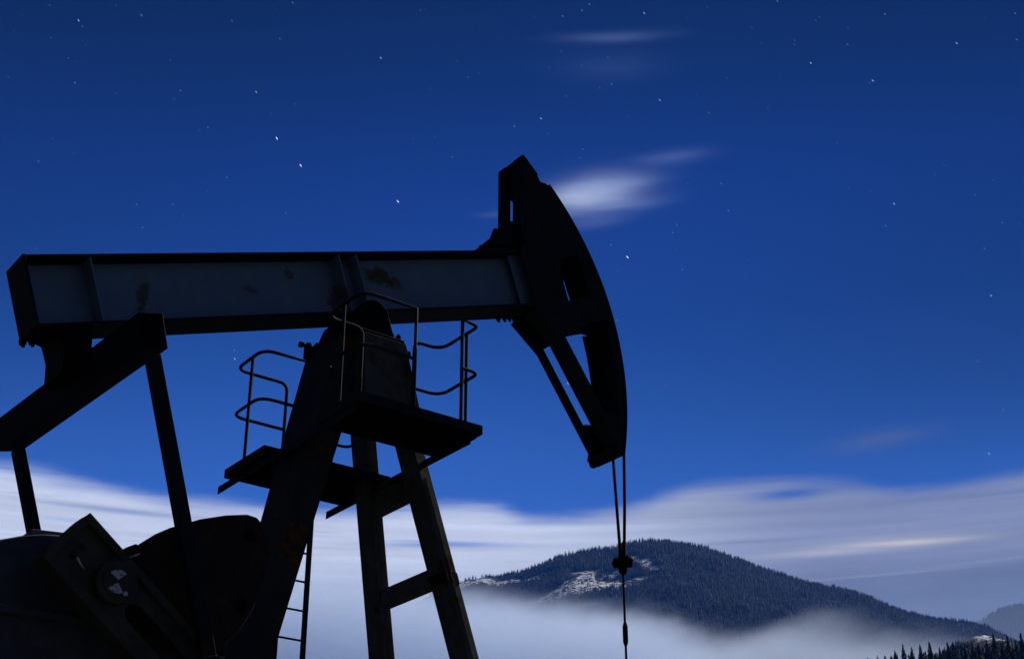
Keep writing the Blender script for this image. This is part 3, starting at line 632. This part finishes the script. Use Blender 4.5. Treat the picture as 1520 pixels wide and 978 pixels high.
# ------------------------------------------------------------------ spruces of the near hillside, each its own tree
M_spruce = foliage_mat('spruce_foliage', (.010, .017, .012), (.030, .042, .028))
M_bark, nt, b = new_mat('spruce_bark'); geo = nt.nodes.new('ShaderNodeNewGeometry')
nt.links.new(mixc(nt, ntex(nt, geo.outputs['Position'], 3, 4), (.03, .022, .016), (.07, .055, .042)), b.inputs['Base Color'])
def crown_mesh(seed, h, w):
    r = random.Random(seed); vs = []; fs = []; tone = []
    z = .10*h
    while z < h*.985:
        u = z/h; L = w*.5*(1-u)**.9*(.55+.45*min(1, u*6))+.12
        k = r.randint(7, 10) if u < .8 else 5
        a0 = r.uniform(0, 6.28)
        for i in range(k):
            if r.random() < .10: continue
            a = a0+6.283*i/k+r.uniform(-.25, .25); l = L*r.uniform(.55, 1.25); dr = l*r.uniform(.25, .6)
            dx, dy = math.cos(a), math.sin(a); px, py = -dy, dx; wd = l*r.uniform(.22, .34)+.08; tn = r.random()
            o = len(vs); lift = l*.12
            vs += [(0, 0, z+.15), (dx*l*.5+px*wd, dy*l*.5+py*wd, z+lift-dr*.45-.12*h/20), (dx*l, dy*l, z-dr), (dx*l*.5-px*wd, dy*l*.5-py*wd, z+lift-dr*.45-.12*h/20), (dx*l*.55, dy*l*.55, z+lift-dr*.2+.12)]
            fs += [(o, o+1, o+4), (o+1, o+2, o+4), (o+2, o+3, o+4), (o+3, o, o+4)]
            tone += [tn]*5
            if r.random() < .7:          # hanging twigs
                o = len(vs); q = r.uniform(.4, .9)
                vs += [(dx*l*q-dx*.2, dy*l*q-dy*.2, z-dr*q*.6), (dx*l*q+dx*.25, dy*l*q+dy*.25, z-dr*q*.7), (dx*l*q, dy*l*q, z-dr*q-r.uniform(.4, .9))]
                fs += [(o, o+1, o+2)]; tone += [tn]*3
        z += h*.026*r.uniform(.75, 1.25)*(1.25-.5*u)
    o = len(vs); vs += [(.10, 0, h*.95), (-.06, .09, h*.95), (-.06, -.09, h*.95), (0, 0, h*1.02)]; fs += [(o, o+1, o+3), (o+1, o+2, o+3), (o+2, o, o+3)]; tone += [.5]*4
    me = bpy.data.meshes.new('crown'); me.from_pydata(vs, [], fs); me.update()
    at = me.attributes.new('tone', 'FLOAT', 'POINT'); at.data.foreach_set('value', tone); me.materials.append(M_spruce); return me
variants = []
for i in range(7):
    h = 20.0; cm = crown_mesh(40+i, h, [9.2, 8.0, 10.2, 7.2, 8.8, 8.2, 9.4][i])
    tm = MB().tube([(0, 0, -1), (.05, 0, h*.4), (0, .04, h*.98)], [.28, .2, .03], 8)
    me = bpy.data.meshes.new('trunk'); me.from_pydata(tm.v, [], tm.f); me.update(); me.materials.append(M_bark)
    variants.append((cm, me))
tr = random.Random(5)
TREES = []
# leading row: (s at t=680, top z)
for s_, z_ in ((166, 171), (170.5, 172), (174, 172), (179, 174.5), (183, 177.5), (187, 176), (191, 177.5), (195.5, 178.5), (200, 176), (204, 178.5), (206.5, 178.5), (212, 177), (215.5, 178.5), (218.5, 178.5), (222.5, 179), (226, 182.5), (229.5, 178), (232.5, 182.0), (236, 179.5), (239, 183), (242.5, 181), (246.5, 184.5), (250.5, 183), (254, 181), (258, 179), (262, 177)):
    t_ = 680+tr.uniform(-16, 16); TREES.append((s_*t_/680, t_, 1.6+(z_-1.6)*t_/680))
for i in range(150):
    s_ = tr.uniform(166, 268); t_ = tr.uniform(640, 735); top = np.interp(s_, [166, 185, 200, 225, 245, 262], [169.5, 174, 175, 177, 177.5, 175])+tr.uniform(-5, 2.0); TREES.append((s_*t_/690, t_, 1.6+(top-1.6)*t_/690))
TALL = {15: 'tall pointed spruce standing left of the snowy hill, above its neighbours', 21: 'tallest dark spruce, in front of the snowy hill at the lower right'}
for i, (s_, t_, top) in enumerate(TREES):
    g = float(hs(np.array([s_]), np.array([t_]))[0]); h = max(10.0, top-g)
    e = empty('spruce_tree', land(s_, t_, g)); k = h/20.0; cm, tm = variants[i % 7]
    e.rotation_euler.z = tr.uniform(0, 6.28); wk = k*tr.uniform(.85, 1.05)
    for nm, me in (('trunk', tm), ('crown', cm)):
        o = bpy.data.objects.new(nm, me); COL.objects.link(o); o.parent = e; o.scale = (wk, wk, k)
    tag(e, TALL.get(i, 'dark spruce in the conifer stand on the hillside at the lower right'), 'tree', 'spruces on the lower right hillside')

# ------------------------------------------------------------------ stars
tiers = STAR_TIERS
smat = []
for i, (c, st) in enumerate(tiers):
    m, nt, b = new_mat('starlight'); nt.nodes.remove(b); em = nt.nodes.new('ShaderNodeEmission'); em.inputs[0].default_value = (*lin(c), 1); em.inputs[1].default_value = st
    nt.links.new(em.outputs[0], nt.nodes['Material Output'].inputs[0]); smat.append(m)
RS = 42000.0
dims = [(24, 8.5), (28, 9.5), (33, 10), (38, 11), (50, 13), (44, 13)]     # half length, half width in metres
def blob(L, W):
    vs = []; fs = []; rings = 5; n = 8
    for i in range(1, rings):
        a = math.pi*i/rings
        for k in range(n): vs.append((L*-math.cos(a), W*math.sin(a)*math.cos(2*math.pi*k/n), W*math.sin(a)*math.sin(2*math.pi*k/n)))
    for i in range(rings-2):
        for k in range(n): fs.append((i*n+k, i*n+(k+1) % n, (i+1)*n+(k+1) % n, (i+1)*n+k))
    a, b_ = len(vs), len(vs)+1; vs += [(-L, 0, 0), (L, 0, 0)]
    for k in range(n): fs.append((a, (k+1) % n, k)); fs.append((b_, (rings-2)*n+k, (rings-2)*n+(k+1) % n))
    me = bpy.data.meshes.new('star'); me.from_pydata(vs, [], fs); me.update(); return me
smesh = []
for i, (L, W) in enumerate(dims): me = blob(L, W); me.materials.append(smat[i]); smesh.append(me)
NAMED = {(-5.2, 31.46): 'bright white star alone between the beam and the top of the horse head', (5.16, 29.3): 'bright white star just right of the curved front of the horse head', (-11.83, 24.96): 'lower and brighter star of the close pair left of the far handrail', (-11.88, 25.28): 'upper and fainter star of the close pair left of the far handrail', (-2.17, 26.35): 'pale star right behind the handrail post at the right platform corner', (2.4, 24.45): 'pale star seen through the lower opening of the horse head', (19.25, 20.64): 'pale star low at the right, just above the cloud bank', (-6.3, 36.9): 'pale star alone high above the middle of the beam', (-20.288, 36.704): 'pale star near the top left corner with a fainter one below it', (-17.577, 37.344): 'blue star high in the sky at the upper left'}
def star_label(i, az, el, tier):
    for (a, e), l in NAMED.items():
        if abs(a-az) < .02 and abs(e-el) < .02: return l
    return STAR_NAMES.get((round(az, 1), round(el, 1))) or ('faint star speck scattered in the blue night sky' if tier < 2 else 'small pale star among those scattered over the blue night sky')
STAR_NAMES = {(-10.9, 33.5): 'upper of two bright white stars above the left half of the beam', (-9.7, 32.6): 'lower of two bright white stars above the left half of the beam'}
sr = random.Random(21)
STARS = STARS+[(sr.uniform(-23, 23), sr.uniform(23, 39), 0) for _ in range(85)]
for i, (az, el, tier) in enumerate(STARS):
    a, e = R_(az), R_(el); d = (V*math.cos(a)+RT*math.sin(a))*math.cos(e)+Vector((0, 0, math.sin(e)))
    o = bpy.data.objects.new('star', smesh[tier]); COL.objects.link(o); o.location = d*RS
    right = (RT*math.cos(a)-V*math.sin(a)); upv = d.cross(right)*-1; upv = right.cross(d)
    ang = R_(-52+ (i*37 % 11)-5); xa = right*math.cos(ang)+upv*math.sin(ang)
    if xa.z > 0 and False: xa = -xa
    za = d; ya = za.cross(xa)
    from mathutils import Matrix
    o.rotation_euler = Matrix((xa, ya, za)).transposed().to_euler()
    tag(o, star_label(i, az, el, tier), 'star', 'stars in the night sky')

# ------------------------------------------------------------------ fog bank and thin air
def vol_mat(name):
    m = bpy.data.materials.new(name); m.use_nodes = True; nt = m.node_tree; nt.nodes.remove(nt.nodes['Principled BSDF'])
    pv = nt.nodes.new('ShaderNodeVolumePrincipled'); nt.links.new(pv.outputs[0], nt.nodes['Material Output'].inputs['Volume']); return m, nt, pv
M_fog, nt, pv = vol_mat('valley_fog')
geo = nt.nodes.new('ShaderNodeNewGeometry'); pos = geo.outputs['Position']
S_ = vdot(nt, pos, RT); T_ = vdot(nt, pos, V); sep = nt.nodes.new('ShaderNodeSeparateXYZ'); nt.links.new(pos, sep.inputs[0]); Z_ = Nd(nt, sep.outputs[2])
top = S_.curve(FOGTOP)
n1 = ntex(nt, xyz(nt, S_*.0045, T_*.004, Z_*.013), 1.0, 5, .62, .5); 
n3 = ntex(nt, xyz(nt, S_*.014, T_*.010, Z_*.035), 1.0, 4, .6, .8)
top = top+(n1-.5)*FOG_N+(n3-.5)*45+(T_-2500)*FOG_LEAN
dens = (top-Z_).step(-15, FOG_SOFT)*S_.curve(FOG_K)
dens = dens*((n1-.5)*.9+(n3-.5)*.9+1.0)*T_.step(2400, 2560)
nt.links.new((dens*FOG_D).k, pv.inputs['Density']); pv.inputs['Color'].default_value = (*FOG_C, 1); pv.inputs['Anisotropy'].default_value = .1
M_fog.cycles.volume_sampling = 'MULTIPLE_IMPORTANCE' if hasattr(M_fog, 'cycles') else None
fx = MB().obox(O, RT, V, (0, 0, 1), (-1500, 1500), (2400, 3600), (350, 1120)).build('fog', M_fog)
tag(fx, 'pale grey fog bank filling the valley below the mountain', 'fog', kind='stuff')
M_mist, nt, pv = vol_mat('far_mist')
geo = nt.nodes.new('ShaderNodeNewGeometry'); pos = geo.outputs['Position']
S_ = vdot(nt, pos, RT); sep = nt.nodes.new('ShaderNodeSeparateXYZ'); nt.links.new(pos, sep.inputs[0]); Z_ = Nd(nt, sep.outputs[2])
n2 = ntex(nt, xyz(nt, S_*.002, 0.0, Z_*.006), 1.0, 4, .6)
dens = ((n2-.5)*350+1690-Z_).step(-100, 420)*S_.step(1050, 1500)*(n2*.8+.6)
nt.links.new((dens*MIST_D).k, pv.inputs['Density']); pv.inputs['Color'].default_value = (.62, .76, 1.0, 1)
fx = MB().obox(O, RT, V, (0, 0, 1), (1000, 2700), (5000, 5640), (700, 1790)).build('mist', M_mist)
tag(fx, 'thin bluish mist veiling the farthest ridge at the right edge', 'mist', kind='stuff')
M_haze, nt, pv = vol_mat('thin_night_haze'); pv.inputs['Density'].default_value = HAZE_D; pv.inputs['Color'].default_value = (*HAZE_C, 1)
hz = MB().obox(O, RT, V, (0, 0, 1), (-70000, 70000), (-70000, 70000), (-3, 2600)) if False else MB().obox(O, RT, V, (0, 0, 1), (-5200, 5200), (-1500, 6800), (-3, 1800))
tag(hz.build('haze', M_haze), 'thin bluish night haze between the pump jack and the mountains', 'haze', kind='stuff')

# ------------------------------------------------------------------ sky
w = bpy.data.worlds.new('World'); scene.world = w; w.use_nodes = True; nt = w.node_tree
bg = nt.nodes['Background']
tc = nt.nodes.new('ShaderNodeTexCoord'); dirv = tc.outputs['Generated']
dr, dv = vdot(nt, dirv, RT), vdot(nt, dirv, V); sp = nt.nodes.new('ShaderNodeSeparateXYZ'); nt.links.new(dirv, sp.inputs[0]); dz = Nd(nt, sp.outputs[2])
AZ = dr._m('ARCTAN2', dv)*(180/math.pi); EL = dz._m('ARCSINE')*(180/math.pi)
ramp = nt.nodes.new('ShaderNodeValToRGB'); cr = ramp.color_ramp
el_pos = lambda e: (e+5)/95
for i, (e, c) in enumerate(SKY):
    el = cr.elements[i] if i < 2 else cr.elements.new(1)
    el.position = el_pos(e); el.color = (*lin(c), 1)
nt.links.new(((EL+5)/95).clamp().k, ramp.inputs[0])
# the sky is lighter towards the middle of this stretch than at both sides
lat = ((AZ-(EL.step(22, 36)*8.0-5.0))/SKY_LAT[1]); lat = (lat*lat*-1.0).exp()*SKY_LAT[2]+(1-SKY_LAT[2])
vm = nt.nodes.new('ShaderNodeVectorMath'); vm.operation = 'SCALE'; nt.links.new(ramp.outputs[0], vm.inputs[0])
nt.links.new(((EL.step(17, 24))*(lat-1.0)+1.0).k, vm.inputs['Scale'])
col = vm.outputs[0]
# moon-lit cirrus
nA = ntex(nt, xyz(nt, AZ*.10, EL*.75, 0), 1.0, 5, .55, .3)
nB = ntex(nt, xyz(nt, AZ*.05, EL*1.6, 3.3), 1.0, 4, .55)
nC = ntex(nt, xyz(nt, AZ*.35, EL*2.2, 7.7), 1.0, 4, .6)
nS = ntex(nt, xyz(nt, AZ*.16+EL*.02, EL*4.0, 1.7), 1.0, 3, .5)
def gauss(a0, e0, sa, se, slope=0.0, warp=0.0):
    ax = (AZ-a0)/sa; ex = (EL-(AZ-a0)*slope-e0+(nA-.5)*warp)/se
    return ((ax*ax+ex*ex)*-1.0).exp()
bank = AZ.curve(BANK)
hgt = bank-EL+(nA-.5)*.9+(nC-.5)*.25
cov = hgt.step(-.35, .75)
cov = cov*(1-gauss(11.4, 19.80, 1.5, .22, .01, .4)*.85)
cov = cov*(1-gauss(-2.6, 18.22, 2.6, .13, .0, .25)*.65)
cov = cov*(1-gauss(2.0, 19.05, 2.6, .10, .01, .3)*.25)
cov = cov*(1-gauss(-15.5, 18.85, 3.2, .10, -.02, .3)*.45)
cov = cov*(1-(nS.step(.56, .75))*.35*(EL.step(17.0, 18.2)))
colL = mixc(nt, AZ.step(-4, 15), lin(CL[0]), lin(CL[1]))
low = mixc(nt, AZ.step(2, 15), lin(CL[2]), lin(CL[3]))
cc = mixc(nt, EL.step(15.4, 18.3), low, colL)
stre = ((nB-.5)*1.0+(nS-.5)*.55)*(.72-AZ.step(2, 12)*.25)
vm2 = nt.nodes.new('ShaderNodeVectorMath'); vm2.operation = 'SCALE'; nt.links.new(cc, vm2.inputs[0]); nt.links.new((stre*1.0+1.0).mx(.4).k, vm2.inputs['Scale'])
col = mixc(nt, cov*.96, col, vm2.outputs[0])
# bright moonlit streak under the right-hand bank, and weaker lines
for a0, e0, sa, se, sl, wp, amp, c in ((15.0, 17.75, 3.4, .30, -.01, .3, .30, (190, 192, 205)), (15.6, 17.68, 2.4, .10, -.012, .22, .62, (224, 219, 211)), (12.6, 17.52, 2.6, .15, .004, .25, .5, (200, 201, 212)), (14.5, 16.55, 4.0, .05, .02, .2, .35, (165, 170, 195)), (18.6, 16.75, 2.6, .05, .012, .25, .28, (165, 170, 195)), (14.8, 16.10, 3.0, .22, 0, .4, .35, (120, 128, 168)), (9.5, 18.1, 3.0, .07, .0, .3, -.4, (105, 120, 165)), (17.5, 19.2, 3.6, .14, .02, .4, -.4, (95, 108, 155))):
    f = gauss(a0, e0, sa, se, sl, wp)*abs(amp)*(nC*.8+.6)
    col = mixc(nt, f.clamp(), col, lin(c))
# separate high clouds
for a0, e0, sa, se, sl, wp, amp, c in ((3.75, 31.85, 1.75, .62, .05, .6, .95, (150, 165, 207)), (2.9, 31.65, 1.3, .40, .05, .5, .7, (176, 190, 222)), (4.9, 32.2, 1.6, .30, .04, .5, .4, (140, 158, 205)), (4.6, 31.3, 1.5, .16, .03, .4, .35, (140, 158, 205)), (3.6, 30.7, 1.4, .22, .06, .3, .22, (110, 130, 190)), (7.3, 33.05, 1.5, .28, .03, .4, .38, (100, 120, 180)), (5.4, 31.3, 1.6, .3, .1, .5, .2, (110, 130, 190)), (4.9, 37.75, 2.3, .19, -.01, .35, .40, (86, 108, 160)), (4.7, 36.6, 2.2, .5, 0, .5, .15, (80, 100, 160)), (15.2, 21.55, 2.0, .38, .07, .5, .36, (96, 108, 148)), (-.8, 31.05, .8, .12, .05, .2, .22, (90, 110, 170))):
    f = gauss(a0, e0, sa, se, sl, wp)*amp*(nC*.9+nS*.5+.3)
    col = mixc(nt, f.clamp(), col, lin(c))
fall = dv.step(-.1, .7)*(1-BACK)+BACK
fall = fall*((vdot(nt, dirv, (-1, 0, 0))).step(.1, .6)*-.9+1.0)
vm3 = nt.nodes.new('ShaderNodeVectorMath'); vm3.operation = 'SCALE'; nt.links.new(col, vm3.inputs[0]); nt.links.new(fall.k, vm3.inputs['Scale']); col = vm3.outputs[0]
nt.links.new(col, bg.inputs['Color']); bg.inputs['Strength'].default_value = 1.0

# ------------------------------------------------------------------ moon lamp
sl = bpy.data.lights.new('moon', 'SUN'); sl.energy = SUN_E; sl.angle = R_(.5); sl.color = (1.0, .985, .97)
so = bpy.data.objects.new('moon_light', sl); COL.objects.link(so)
a, e = R_(SUN_AZ), R_(SUN_EL); sd = (V*math.cos(a)+RT*math.sin(a))*math.cos(e)+Vector((0, 0, math.sin(e)))
so.rotation_euler = (-sd).to_track_quat('-Z', 'Y').to_euler(); so.location = (0, 0, 60)

# ------------------------------------------------------------------ camera
cam = bpy.data.cameras.new('camera'); cam.sensor_width = 36; cam.lens = 36*2175/1520; cam.clip_start = .1; cam.clip_end = 120000
co = bpy.data.objects.new('camera', cam); COL.objects.link(co); co.location = (0, 0, 1.6)
pitch = math.atan(1088/2175); fd = V*math.cos(pitch)+Vector((0, 0, math.sin(pitch)))
co.rotation_euler = fd.to_track_quat('-Z', 'Y').to_euler(); scene.camera = co
scene.view_settings.view_transform = 'Standard'; scene.view_settings.look = 'None'; scene.view_settings.exposure = 0; scene.view_settings.gamma = 1
scene.cycles.use_denoising = True; scene.cycles.volume_bounces = 8; scene.cycles.max_bounces = 12; scene.cycles.volume_step_rate = VOL_STEP; scene.cycles.volume_max_steps = 256
